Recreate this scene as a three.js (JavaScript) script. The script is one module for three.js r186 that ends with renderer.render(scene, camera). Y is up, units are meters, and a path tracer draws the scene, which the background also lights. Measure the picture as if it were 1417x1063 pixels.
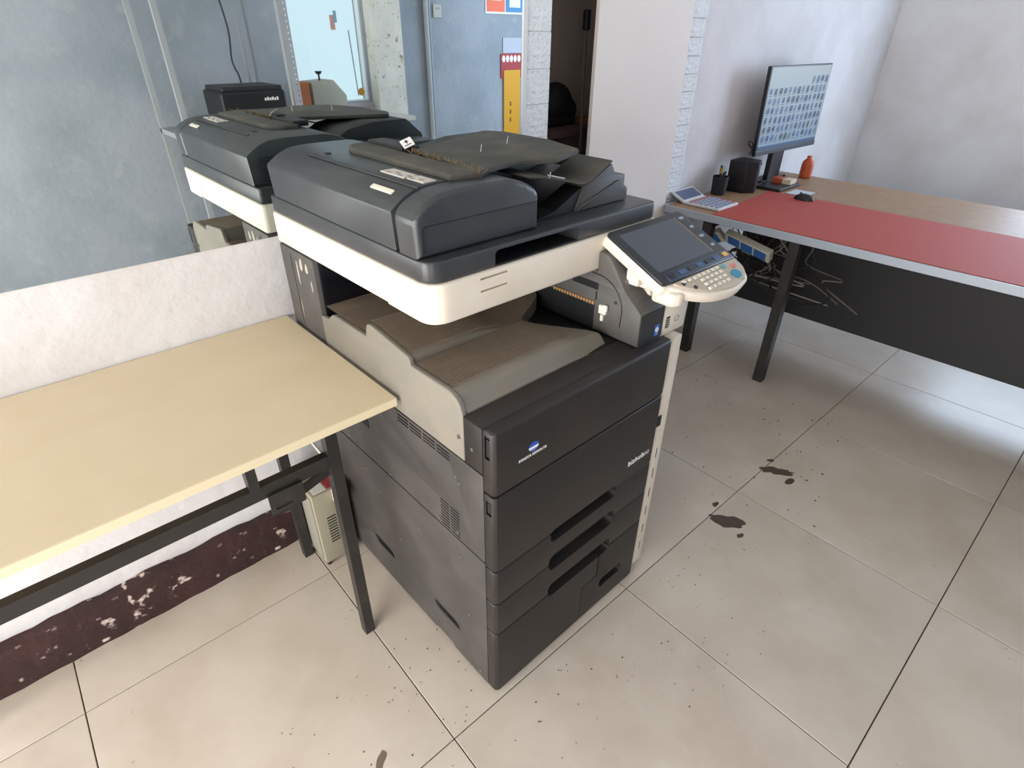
import * as THREE from 'three';
import { RoundedBoxGeometry } from 'three/addons/geometries/RoundedBoxGeometry.js';
import { mergeGeometries, toCreasedNormals } from 'three/addons/utils/BufferGeometryUtils.js';
import { TextGeometry } from 'three/addons/geometries/TextGeometry.js';
import { FontLoader } from 'three/addons/loaders/FontLoader.js';
import { RectAreaLightUniformsLib } from 'three/addons/lights/RectAreaLightUniformsLib.js';
import { Brush, Evaluator, SUBTRACTION } from 'three-bvh-csg';

// ---------------------------------------------------------------- camera, light, exposure
const scene = new THREE.Scene();
const renderer = new THREE.WebGLRenderer({ antialias: true });
renderer.toneMapping = THREE.LinearToneMapping;
renderer.toneMappingExposure = 1.22;
renderer.shadowMap.enabled = true;
RectAreaLightUniformsLib.init();

const camera = new THREE.PerspectiveCamera(69.03, 1417 / 1063, 0.05, 60);
camera.position.set(-0.5296, 1.4875, 0.6205);
camera.up.set(0.35491, 0.84681, -0.39617);
camera.lookAt(-0.5296 + 0.57561, 1.4875 - 0.53184, 0.6205 - 0.62114);

// overcast daylight outside; it enters through the shop front in the wall on the copier's tray side
scene.background = new THREE.Color().setRGB(0.62, 0.79, 0.89);
const daylight = new THREE.RectAreaLight(new THREE.Color().setRGB(1, 0.97, 0.93), 9.5, 2.2, 1.65);
daylight.position.set(-2.38, 0.895, 0.45);
daylight.lookAt(2, 0.895, 0.45);
daylight.castShadow = true;
scene.add(daylight);
// bluer light from the shaded yard through the window beyond the desk
const yardlight = new THREE.RectAreaLight(new THREE.Color().setRGB(0.64, 0.79, 1), 6.6, 1.8, 1.5);
yardlight.position.set(4.73, 1.6, 1.0);
yardlight.lookAt(0, 1.6, 1.0);
yardlight.castShadow = true;
scene.add(yardlight);

// ---------------------------------------------------------------- helpers
const font = await new FontLoader().loadAsync('fonts/droid/droid_sans_bold.typeface.json');
const fontRegular = await new FontLoader().loadAsync('fonts/droid/droid_sans_regular.typeface.json');
let seed = 7;
const rnd = () => { seed = (seed * 16807) % 2147483647; return (seed - 1) / 2147483646; };
const rr = (a, b) => a + (b - a) * rnd();
const V3 = (x, y, z) => new THREE.Vector3(x, y, z);

function uvBox(g) {                                   // uv in metres, by the way each face points
  const p = g.attributes.position, n = g.attributes.normal, uv = new Float32Array(p.count * 2);
  for (let i = 0; i < p.count; i++) {
    const ax = Math.abs(n.getX(i)), ay = Math.abs(n.getY(i)), az = Math.abs(n.getZ(i));
    let u, v;
    if (ay >= ax && ay >= az) { u = p.getX(i); v = p.getZ(i); }
    else if (ax >= az) { u = p.getZ(i); v = p.getY(i); }
    else { u = p.getX(i); v = p.getY(i); }
    uv[2 * i] = u; uv[2 * i + 1] = v;
  }
  g.setAttribute('uv', new THREE.BufferAttribute(uv, 2));
  return g;
}
function clean(g) {
  if (g.index) g = g.toNonIndexed();
  for (const k of Object.keys(g.attributes)) if (!['position', 'normal', 'uv'].includes(k)) g.deleteAttribute(k);
  return uvBox(g);
}
const join = (list) => (list.length === 1 ? clean(list[0]) : mergeGeometries(list.map(clean)));
const crease = (g, a = 0.6) => toCreasedNormals(g.index ? g.toNonIndexed() : g, a);

const box = (x0, x1, y0, y1, z0, z1) => new THREE.BoxGeometry(x1 - x0, y1 - y0, z1 - z0).translate((x0 + x1) / 2, (y0 + y1) / 2, (z0 + z1) / 2);
const rb = (x0, x1, y0, y1, z0, z1, r = 0.004, s = 2) => new RoundedBoxGeometry(x1 - x0, y1 - y0, z1 - z0, s, Math.min(r, (x1 - x0) / 2.01, (y1 - y0) / 2.01, (z1 - z0) / 2.01)).translate((x0 + x1) / 2, (y0 + y1) / 2, (z0 + z1) / 2);
function poly(pts, r = 0) {                            // closed outline with rounded corners; a point may carry its own radius
  const s = new THREE.Shape(), n = pts.length;
  for (let i = 0; i < n; i++) {
    const p = pts[i], a = pts[(i + n - 1) % n], b = pts[(i + 1) % n], q = p[2] ?? r;
    const la = Math.hypot(a[0] - p[0], a[1] - p[1]), lb = Math.hypot(b[0] - p[0], b[1] - p[1]);
    const k = Math.min(q, la * 0.49, lb * 0.49);
    if (k < 1e-5) { i ? s.lineTo(p[0], p[1]) : s.moveTo(p[0], p[1]); continue; }
    const x0 = p[0] + (a[0] - p[0]) / la * k, y0 = p[1] + (a[1] - p[1]) / la * k;
    i ? s.lineTo(x0, y0) : s.moveTo(x0, y0);
    s.quadraticCurveTo(p[0], p[1], p[0] + (b[0] - p[0]) / lb * k, p[1] + (b[1] - p[1]) / lb * k);
  }
  s.closePath();
  return s;
}
const rect = (x0, x1, y0, y1, r = 0) => poly([[x0, y0], [x1, y0], [x1, y1], [x0, y1]], r);
function ex(shape, d, b = 0, seg = 2, curve = 6) {
  const g = new THREE.ExtrudeGeometry(shape, { depth: d - 2 * b, bevelEnabled: b > 0, bevelThickness: b, bevelSize: b, bevelOffset: -b, bevelSegments: seg, curveSegments: curve, steps: 1 });
  return crease(g.translate(0, 0, b));
}
const BX = new THREE.Matrix4().makeBasis(V3(0, 0, -1), V3(0, 1, 0), V3(1, 0, 0));     // outline in (-z, y), swept along x
const BY = new THREE.Matrix4().makeBasis(V3(1, 0, 0), V3(0, 0, -1), V3(0, 1, 0));     // outline in (x, -z), swept up
const exX = (s, x0, x1, b, seg, c) => ex(s, x1 - x0, b, seg, c).applyMatrix4(BX).translate(x0, 0, 0);
const exY = (s, y0, y1, b, seg, c) => ex(s, y1 - y0, b, seg, c).applyMatrix4(BY).translate(0, y0, 0);
const exZ = (s, z0, z1, b, seg, c) => ex(s, z1 - z0, b, seg, c).translate(0, 0, z0);
const cyl = (r0, r1, h, n = 16) => new THREE.CylinderGeometry(r0, r1, h, n);
function tube(pts, r, seg = 24, rad = 6, tension) {
  return new THREE.TubeGeometry(new THREE.CatmullRomCurve3(pts.map((p) => V3(...p)), false, 'catmullrom', tension ?? 0.5), seg, r, rad, false);
}
function bar(a, b, w, h, up = V3(0, 1, 0)) {           // square tube from a to b
  const A = V3(...a), B = V3(...b), d = B.clone().sub(A), l = d.length(); d.normalize();
  const x = new THREE.Vector3().crossVectors(up, d).normalize(), y = new THREE.Vector3().crossVectors(d, x);
  const g = new THREE.BoxGeometry(w, h, l);
  return g.applyMatrix4(new THREE.Matrix4().makeBasis(x, y, d).setPosition(A.add(B).multiplyScalar(0.5)));
}
const ev = new Evaluator(); ev.useGroups = false; ev.attributes = ['position', 'normal'];
function cut(g, ...tools) {
  let a = new Brush(clean(g)); a.updateMatrixWorld();
  for (const t of tools) { const b = new Brush(clean(t)); b.updateMatrixWorld(); a = ev.evaluate(a, b, SUBTRACTION); a.updateMatrixWorld(); }
  return a.geometry;
}

const used = {};
const numbered = (n) => { const k = used[n] = (used[n] ?? -1) + 1; return k ? n + '_' + String(k).padStart(3, '0') : n; };
function mesh(name, geos, mat, parent, label) {
  const m = new THREE.Mesh(join([].concat(geos)), mat);
  m.name = name; m.castShadow = m.receiveShadow = true;
  if (label) m.userData.label = label;
  if (parent) parent.add(m);
  return m;
}
function piece(name, geo, mat, parent) {               // a repeated piece on a shared geometry
  const m = new THREE.Mesh(geo, mat); m.name = name; m.castShadow = m.receiveShadow = true; parent.add(m); return m;
}
function thing(name, label, category, group) {
  const o = new THREE.Group(); o.name = numbered(name); o.userData = { label, category };
  if (group) o.userData.group = group;
  scene.add(o); return o;
}
function one(name, label, category, geos, mat, group) {
  const m = mesh(numbered(name), geos, mat, scene); m.userData = { label, category };
  if (group) m.userData.group = group;
  return m;
}
function struct(name, geos, mat, label, category) {
  const m = mesh(name, geos, mat, scene); m.userData = { kind: 'structure', label, category }; return m;
}

// ---------------------------------------------------------------- textures
function lattice(n, s) { const a = new Float32Array(n * n); let q = s; for (let i = 0; i < n * n; i++) { q = (q * 48271) % 2147483647; a[i] = q / 2147483647; } return a; }
function noise(size, cells, s) {                       // tiling value noise 0..1
  const L = lattice(cells, s), out = new Float32Array(size * size);
  for (let j = 0; j < size; j++) for (let i = 0; i < size; i++) {
    const x = i / size * cells, y = j / size * cells, x0 = Math.floor(x), y0 = Math.floor(y);
    let fx = x - x0, fy = y - y0; fx = fx * fx * (3 - 2 * fx); fy = fy * fy * (3 - 2 * fy);
    const g = (a, b) => L[(b % cells) * cells + (a % cells)];
    out[j * size + i] = (g(x0, y0) * (1 - fx) + g(x0 + 1, y0) * fx) * (1 - fy) + (g(x0, y0 + 1) * (1 - fx) + g(x0 + 1, y0 + 1) * fx) * fy;
  }
  return out;
}
function fbm(size, cells, oct, s) {
  const out = new Float32Array(size * size); let amp = 0.5, sum = 0;
  for (let o = 0; o < oct; o++) { const n = noise(size, cells << o, s + o * 131); for (let i = 0; i < n.length; i++) out[i] += n[i] * amp; sum += amp; amp *= 0.55; }
  for (let i = 0; i < out.length; i++) out[i] /= sum;
  return out;
}
function tex(size, metres, fn, srgb = true) {
  const d = new Uint8Array(size * size * 4);
  for (let i = 0; i < size * size; i++) { const c = fn(i, i % size, (i / size) | 0); d[4 * i] = c[0]; d[4 * i + 1] = c[1]; d[4 * i + 2] = c[2]; d[4 * i + 3] = 255; }
  const t = new THREE.DataTexture(d, size, size);
  t.wrapS = t.wrapT = THREE.RepeatWrapping; t.magFilter = THREE.LinearFilter; t.minFilter = THREE.LinearMipmapLinearFilter; t.generateMipmaps = true;
  t.repeat.set(1 / metres, 1 / metres);
  if (srgb) t.colorSpace = THREE.SRGBColorSpace;
  t.needsUpdate = true; return t;
}
const cl = (v) => Math.max(0, Math.min(255, v));
const mixc = (a, b, t) => [cl(a[0] + (b[0] - a[0]) * t), cl(a[1] + (b[1] - a[1]) * t), cl(a[2] + (b[2] - a[2]) * t)];
function canvasTex(w, h, draw) {
  const c = document.createElement('canvas'); c.width = w; c.height = h;
  const x = c.getContext('2d'); draw(x, w, h);
  const t = new THREE.CanvasTexture(c); t.colorSpace = THREE.SRGBColorSpace; return t;
}
const S = 512;
const nA = fbm(S, 4, 5, 11), nB = fbm(S, 16, 4, 77), nC = noise(S, 128, 301), nD = fbm(S, 3, 3, 55), nE = noise(S, 256, 901);

const mat = (c, rough = 0.6, o = {}) => new THREE.MeshStandardMaterial({ color: c, roughness: rough, metalness: 0, ...o });
const grainBump = tex(S, 0.12, (i) => { const v = 128 + (nE[i] - 0.5) * 180; return [v, v, v]; }, false);
const dustMap = (base, dust, amount, metres) => tex(S, metres, (i) => mixc(base, dust, Math.max(0, (nA[i] - 0.42) * 2.2) * amount + (nC[i] - 0.5) * 0.06));
// one plastic per moulding colour; dust lies on it in patches
const darkPlastic = mat(0xffffff, 0.5, { map: dustMap([61, 58, 57], [92, 84, 79], 0.6, 0.5), bumpMap: grainBump, bumpScale: 0.00015 });
const feederPlastic = mat(0xffffff, 0.36, { map: dustMap([48, 51, 55], [76, 75, 73], 0.5, 0.4), bumpMap: grainBump, bumpScale: 0.00012 });
const dustyPlastic = mat(0xffffff, 0.75, { map: dustMap([66, 66, 61], [100, 93, 82], 0.8, 0.3), bumpMap: grainBump, bumpScale: 0.0002 });
const frontPlastic = mat(0xffffff, 0.45, { map: dustMap([32, 28, 27], [50, 43, 38], 0.5, 0.5), bumpMap: grainBump, bumpScale: 0.00012 });
const columnPlastic = mat(0xffffff, 0.55, { map: dustMap([78, 76, 75], [108, 100, 92], 0.5, 0.3), bumpMap: grainBump, bumpScale: 0.00015 });
const grayPlastic = mat(0xffffff, 0.55, { map: dustMap([121, 116, 107], [136, 126, 113], 0.6, 0.3), bumpMap: grainBump, bumpScale: 0.0001 });
const ribPlastic = mat(0xffffff, 0.65, { map: dustMap([122, 108, 94], [136, 121, 104], 0.7, 0.2) });
const beigePlastic = mat(0xffffff, 0.5, { map: dustMap([226, 216, 202], [212, 198, 180], 0.5, 0.4), bumpMap: grainBump, bumpScale: 0.0001 });
const blackPlastic = mat(0x16171a, 0.5);
const blackGloss = mat(0x101218, 0.25);
const bezelPlastic = mat(0x23262d, 0.3);
const metalGray = mat(0x9a9a98, 0.35, { metalness: 0.9 });
const whiteInk = mat(0xe8e8e6, 0.5);
const blueInk = mat(0x2350b8, 0.4);
const blackSteel = mat(0xffffff, 0.45, { map: dustMap([38, 36, 35], [66, 58, 52], 0.5, 0.2) });
const tileMap = (a, b, c) => tex(S, 0.7, (i) => {
  let v = mixc([194 + a, 184 + a, 172 + a], [174 + a, 161 + a, 146 + a], Math.max(0, Math.min(1, (nA[(i + c * 7919) % (S * S)] - 0.3) * 1.1)));
  v = mixc(v, [210, 202, 192], Math.max(0, nB[(i + c * 3571) % (S * S)] - 0.55) * 0.5);
  const q = nB[(i * 1 + c * 101) % (S * S)] * 0.6 + nC[i] * 0.4;
  if (q > 0.8) v = mixc(v, [92, 78, 66], (q - 0.8) * 5 * b);
  return v;
});
const tileMats = [[0, 1, 1], [3, 0.8, 9], [-4, 1.1, 23]].map((p) => mat(0xffffff, 0.32, { map: tileMap(...p), bumpMap: tex(S, 0.7, (i) => { const v = nB[i] * 255; return [v, v, v]; }, false), bumpScale: 0.0006 }));
const groutMat = mat(0x3a322c, 0.95);
const plasterBump = tex(S, 0.5, (i) => { const v = nB[i] * 150 + nA[i] * 105; return [v, v, v]; }, false);
const whiteWall = mat(0xffffff, 0.85, { map: tex(S, 1.3, (i) => mixc([226, 224, 226], [206, 200, 198], Math.max(0, nA[i] - 0.4) * 1.6)), bumpMap: plasterBump, bumpScale: 0.003 });
const grayWall = mat(0xffffff, 0.8, { map: tex(S, 1.7, (i) => {
  let v = mixc([158, 162, 172], [136, 144, 152], Math.max(0, nA[i] - 0.35) * 2);
  return mixc(v, [184, 184, 182], Math.max(0, nB[i] - 0.62) * 1.5);
}), bumpMap: plasterBump, bumpScale: 0.004 });
const peelWall = mat(0xffffff, 0.9, { map: tex(S, 0.6, (i) => {
  let v = mixc([228, 224, 216], [208, 202, 192], nA[i]);
  if (nB[i] > 0.66) v = mixc(v, [158, 146, 112], Math.min(1, (nB[i] - 0.66) * 9));
  return v;
}), bumpMap: plasterBump, bumpScale: 0.006 });
const brickPaint = mat(0xffffff, 0.55, { map: tex(S, 0.4, (i) => mixc([242, 243, 244], [222, 224, 228], nB[i])), bumpMap: tex(S, 0.16, (i) => { const v = nB[i] * 255; return [v, v, v]; }, false), bumpScale: 0.006 });
const maroonPaint = mat(0xffffff, 0.7, { map: tex(S, 0.5, (i, x, y) => {
  let v = mixc([62, 30, 30], [40, 24, 24], nA[i]);
  const q = nB[(i + 9000) % (S * S)];
  if (q > 0.68) v = mixc(v, [196, 184, 176], Math.min(1, (q - 0.68) * 10));
  return v;
}), bumpMap: plasterBump, bumpScale: 0.006 });
const ceilingMat = mat(0xe6e4e0, 0.9);
const alcoveWall = mat(0xffffff, 0.95, { map: tex(S, 0.5, (i) => mixc([206, 190, 176], [188, 172, 158], nB[i] * 0.6 + nC[i] * 0.4)) });
const tableWood = mat(0xffffff, 0.45, { map: tex(S, 0.9, (i, x, y) => mixc([214, 199, 172], [202, 182, 148], nA[(y * S + ((x / 6) | 0)) % (S * S)] * 0.7 + nB[i] * 0.3)) });
const tableEdge = mat(0xe2d4b4, 0.5);
const doorBoard = mat(0xffffff, 0.6, { map: tex(S, 1.4, (i) => mixc([238, 228, 221], [229, 218, 210], nA[i])) });

// ---------------------------------------------------------------- the room
// floor: grey-beige square tiles, each laid on a dark bed so that the joints are real gaps
const floor = struct('floor', box(-2.6, 4.9, -0.08, -0.006, -2.5, 2.6), groutMat, 'tiled floor of grey-beige square tiles with dark joints', 'floor');
{
  const T = 0.675, g = 0.0028, yaw = THREE.MathUtils.degToRad(-1.05);
  const tileGeos = [0, 1, 2].map((k) => clean(exY(rect(-T / 2 + g / 2, T / 2 - g / 2, -T / 2 + g / 2, T / 2 - g / 2), -0.007, 0, 0.001, 1)));
  // a joint crossing lies just before the copier's front corner; the rows turn by about one degree from the copier
  const ox = 0.5265, oz = 0.0225, c = Math.cos(yaw), s = Math.sin(yaw);
  for (let i = -5; i < 7; i++) for (let j = -4; j < 4; j++) {
    const u = (i + 0.5) * T, v = (j + 0.5) * T, x = ox + u * c + v * s, z = oz - u * s + v * c;
    if (x < -2.8 || x > 5.1 || z < -2.6 || z > 2.75) continue;
    const k = Math.floor(rnd() * 3), m = piece('floor_tile', tileGeos[k], tileMats[k], floor);
    m.position.set(x, 0, z); m.rotation.y = yaw + (rnd() < 0.5 ? Math.PI : 0);
  }
  // dark stains and trodden dirt on the tiles
  const stainMat = mat(0x4a3f36, 0.9), chipMat = mat(0x6e5f50, 0.9);
  const blob = (cx, cz, rx, rz, rot, jag, n = 22) => {
    const pts = [];
    for (let k = 0; k < n; k++) { const a = k / n * Math.PI * 2, q = 1 - jag * rnd(); const px = Math.cos(a) * rx * q, pz = Math.sin(a) * rz * q; pts.push([cx + px * Math.cos(rot) - pz * Math.sin(rot), -(cz + px * Math.sin(rot) + pz * Math.cos(rot))]); }
    return exY(poly(pts, 0.004), 0.0002, 0.0009);
  };
  mesh('stain', [blob(1.025, 0.085, 0.075, 0.036, 1.0, 0.35), blob(1.075, 0.015, 0.018, 0.012, 0, 0.4, 12), blob(1.0, 0.155, 0.02, 0.01, 0.4, 0.4, 12)], stainMat, floor, 'dark brown ragged stain');
  mesh('stain', [blob(1.43, 0.085, 0.075, 0.03, 0.9, 0.5), blob(1.41, 0.145, 0.04, 0.018, 0.2, 0.5, 14), blob(1.475, 0.035, 0.02, 0.012, 0.5, 0.4, 12)], stainMat, floor, 'dark brown branching stain');
  mesh('stain', [blob(-0.31, -0.07, 0.034, 0.012, -0.7, 0.4, 14)], chipMat, floor, 'small grey-brown scrap of dirt');
  const crumbs = [];
  for (let k = 0; k < 70; k++) crumbs.push(blob(rr(1.0, 2.0), rr(-0.62, 0.35), rr(0.002, 0.008), rr(0.002, 0.005), rr(0, 3), 0.5, 7));
  for (let k = 0; k < 80; k++) crumbs.push(blob(rr(-0.5, 0.9), rr(0.05, 0.42), rr(0.0012, 0.004), rr(0.001, 0.003), rr(0, 3), 0.5, 7));
  for (let k = 0; k < 60; k++) crumbs.push(blob(rr(-0.5, 0.1), rr(-0.3, 0.1), rr(0.001, 0.004), rr(0.001, 0.003), rr(0, 3), 0.5, 7));
  const cr = mesh('floor_crumbs', crumbs, stainMat, floor, 'dark specks of dirt'); cr.userData.kind = 'stuff';
}
struct('ceiling', box(-2.6, 4.9, 2.8, 2.9, -2.5, 2.6), ceilingMat, 'plain white ceiling of the print shop', 'ceiling');
struct('wall_back', [box(-2.6, 0.934, 0, 2.8, -1.1, -0.905), box(0.934, 1.047, 0, 2.8, -1.1, -0.912)], whiteWall, 'white plastered wall behind the copier carrying the mirror', 'wall');
// the block pier at the end of the mirror wall, painted white
{
  const pier = struct('trim_1', box(0.936, 1.046, 0.005, 2.79, -0.9125, -0.906), whiteWall, 'white painted block pier beside the mirror', 'pier');
  const bg = clean(exZ(rect(-0.0555, 0.0555, -0.0527, 0.0527, 0.004), 0, 0.0095, 0.002, 1, 2));
  for (let k = 0; k < 26; k++) { const m = piece('block', bg, brickPaint, pier); m.position.set(0.9905 + rr(-0.0008, 0.0008), 0.055 + k * 0.1065, -0.9125 + rr(0, 0.002)); }
}
struct('wall_back_2', [box(2.0, 4.9, 0, 2.8, -1.15, -1.035), box(1.047, 2.0, 2.1, 2.8, -1.1, -1.035)], whiteWall, 'smooth bluish white wall behind the desk and monitor', 'wall');
{
  const br = struct('trim_2', box(2.03, 2.19, 0.005, 2.79, -1.0345, -1.03), whiteWall, 'strip of white painted brickwork beside the tall board', 'brickwork');
  const bg = clean(exZ(rect(-0.077, 0.077, -0.0361, 0.0361, 0.004), 0, 0.0085, 0.002, 1, 2));
  for (let k = 0; k < 37; k++) { const m = piece('brick', bg, brickPaint, br); m.position.set(2.11 + rr(-0.003, 0.003), 0.045 + k * 0.0735, -1.031 + rr(0, 0.0015)); m.rotation.z = rr(-0.01, 0.01); }
}
struct('wall_alcove', [box(1.0, 2.2, 0, 2.8, -1.6, -1.52), box(1.0, 1.047, 0, 2.8, -1.52, -1.1), box(2.15, 2.2, 0, 2.8, -1.52, -1.15)], alcoveWall, 'rough unlit plaster wall inside the narrow alcove', 'wall');
struct('wall_front', [box(-2.6, 1.57, 0, 2.8, 2.4, 2.55), box(2.25, 4.9, 0, 2.8, 2.4, 2.55), box(1.57, 2.25, 0, 0.98, 2.4, 2.55), box(1.57, 2.25, 2.45, 2.8, 2.4, 2.55)], grayWall, 'patchy blue-grey wall opposite the mirror', 'wall');
struct('wall_right', [box(4.75, 4.9, 0, 2.8, -1.035, 0.08), box(4.75, 4.9, 0, 2.8, 1.92, 2.4), box(4.75, 4.9, 0, 0.83, 0.08, 1.92), box(4.75, 4.9, 2.37, 2.8, 0.08, 1.92)], whiteWall, 'white side wall beyond the desk', 'wall');
// the shop-front side: a wall with one wide opening
struct('wall_left', [box(-2.6, -2.4, 0, 2.8, -0.905, -0.67), box(-2.6, -2.4, 0, 2.8, 1.57, 2.4), box(-2.6, -2.4, 0, 0.05, -0.67, 1.57), box(-2.6, -2.4, 1.74, 2.8, -0.67, 1.57)], whiteWall, 'white wall around the wide shop window', 'wall');
{
  const w = new THREE.Group(); w.name = 'window_1'; w.userData = { kind: 'structure', label: 'wide glazed shop front letting in daylight', category: 'window' }; scene.add(w);
  const fm = mat(0xc8c8c4, 0.4), gm = new THREE.MeshPhysicalMaterial({ color: 0xffffff, roughness: 0.0, transmission: 1, thickness: 0 });
  mesh('window_frame', [box(-2.53, -2.47, 0.05, 1.74, -0.67, -0.64), box(-2.53, -2.47, 0.05, 1.74, 1.54, 1.57), box(-2.53, -2.47, 0.05, 0.08, -0.64, 1.54), box(-2.53, -2.47, 1.71, 1.74, -0.64, 1.54), box(-2.53, -2.47, 0.08, 1.71, 0.43, 0.47)], fm, w);
  for (const [a, b] of [[-0.64, 0.43], [0.47, 1.54]]) mesh('pane', box(-2.503, -2.497, 0.08, 1.71, a, b), gm, w);
  const y = new THREE.Group(); y.name = 'window_2'; y.userData = { kind: 'structure', label: 'window in the side wall beyond the desk', category: 'window' }; scene.add(y);
  mesh('window_frame', [box(4.81, 4.86, 0.83, 2.37, 0.08, 0.12), box(4.81, 4.86, 0.83, 2.37, 1.88, 1.92), box(4.81, 4.86, 0.83, 0.87, 0.12, 1.88), box(4.81, 4.86, 2.33, 2.37, 0.12, 1.88), box(4.81, 4.86, 0.87, 2.33, 0.98, 1.02)], fm, y);
  for (const [a, b] of [[0.12, 0.98], [1.02, 1.88]]) mesh('pane', box(4.832, 4.838, 0.87, 2.33, a, b), gm, y);
  // the bright window seen in the mirror, with stickers on its glass
  const v = new THREE.Group(); v.name = 'window_3'; v.userData = { kind: 'structure', label: 'bright window between the slotted rack and the flaking pier', category: 'window' }; scene.add(v);
  mesh('window_frame', [box(1.57, 1.59, 0.98, 2.45, 2.44, 2.5), box(2.235, 2.25, 0.98, 2.45, 2.44, 2.5), box(1.59, 2.235, 0.98, 0.99, 2.44, 2.5), box(1.59, 2.235, 2.43, 2.45, 2.44, 2.5)], mat(0xe6e8ea, 0.4), v);
  mesh('pane', box(1.59, 2.235, 0.99, 2.43, 2.467, 2.473), gm, v);
  mesh('handle_rod', bar([2.136, 1.5, 2.462], [2.158, 1.02, 2.462], 0.006, 0.006), mat(0x77808a, 0.6), v);
  mesh('sticker', [box(1.985, 2.025, 1.5, 1.6, 2.462, 2.466)], mat(0xd8a49c, 0.6), v, 'pinkish sticker on the glass');
  mesh('sticker', [box(2.02, 2.045, 1.55, 1.63, 2.461, 2.465)], mat(0x8ab8d4, 0.6), v, 'pale blue sticker on the glass');
  mesh('sticker', cyl(0.03, 0.03, 0.003, 20).rotateX(Math.PI / 2).translate(2.19, 1.05, 2.462), mat(0xe8a840, 0.6), v, 'round orange sticker');
}
struct('ground', [box(-9, -2.6, -0.12, -0.02, -6, 7), box(4.9, 9, -0.12, -0.02, -6, 7)], mat(0xb8b2a8, 0.9), 'pale pavement outside the shop front', 'pavement');
// chipped maroon plinth along the foot of the mirror wall
{
  const n = 40, pts = [[0, 0]];
  const g = new THREE.BoxGeometry(3.42, 0.15, 0.042, 90, 4, 2).translate(-0.69, 0.075, -0.883), p = g.attributes.position;
  for (let i = 0; i < p.count; i++) { const x = p.getX(i), q = Math.sin(x * 31) * 0.5 + Math.sin(x * 77 + 1) * 0.3 + Math.sin(x * 143 + 2) * 0.2; if (p.getY(i) > 0.14) p.setY(i, 0.146 + q * 0.007); if (p.getZ(i) > -0.87) p.setZ(i, p.getZ(i) + Math.sin(x * 53 + p.getY(i) * 60) * 0.0018); }
  g.computeVertexNormals();
  struct('baseboard_back', g, maroonPaint, 'chipped dark maroon plinth at the foot of the white wall', 'baseboard');
}

// ---------------------------------------------------------------- wall mirror
{
  const t = thing('wall_mirror', 'large wall mirror behind the copier reflecting the back of the machine', 'mirror');
  mesh('mirror_glass', box(-1.6, 0.911, 1.02, 2.4, -0.9045, -0.9), new THREE.MeshStandardMaterial({ color: new THREE.Color().setRGB(0.84, 0.9, 0.88), metalness: 1, roughness: 0.012 }), t);
  mesh('edge_trim', rb(0.911, 0.932, 1.0, 2.41, -0.911, -0.896, 0.003), mat(0xdcdedc, 0.5), t, 'pale vertical edge strip');
}

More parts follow.
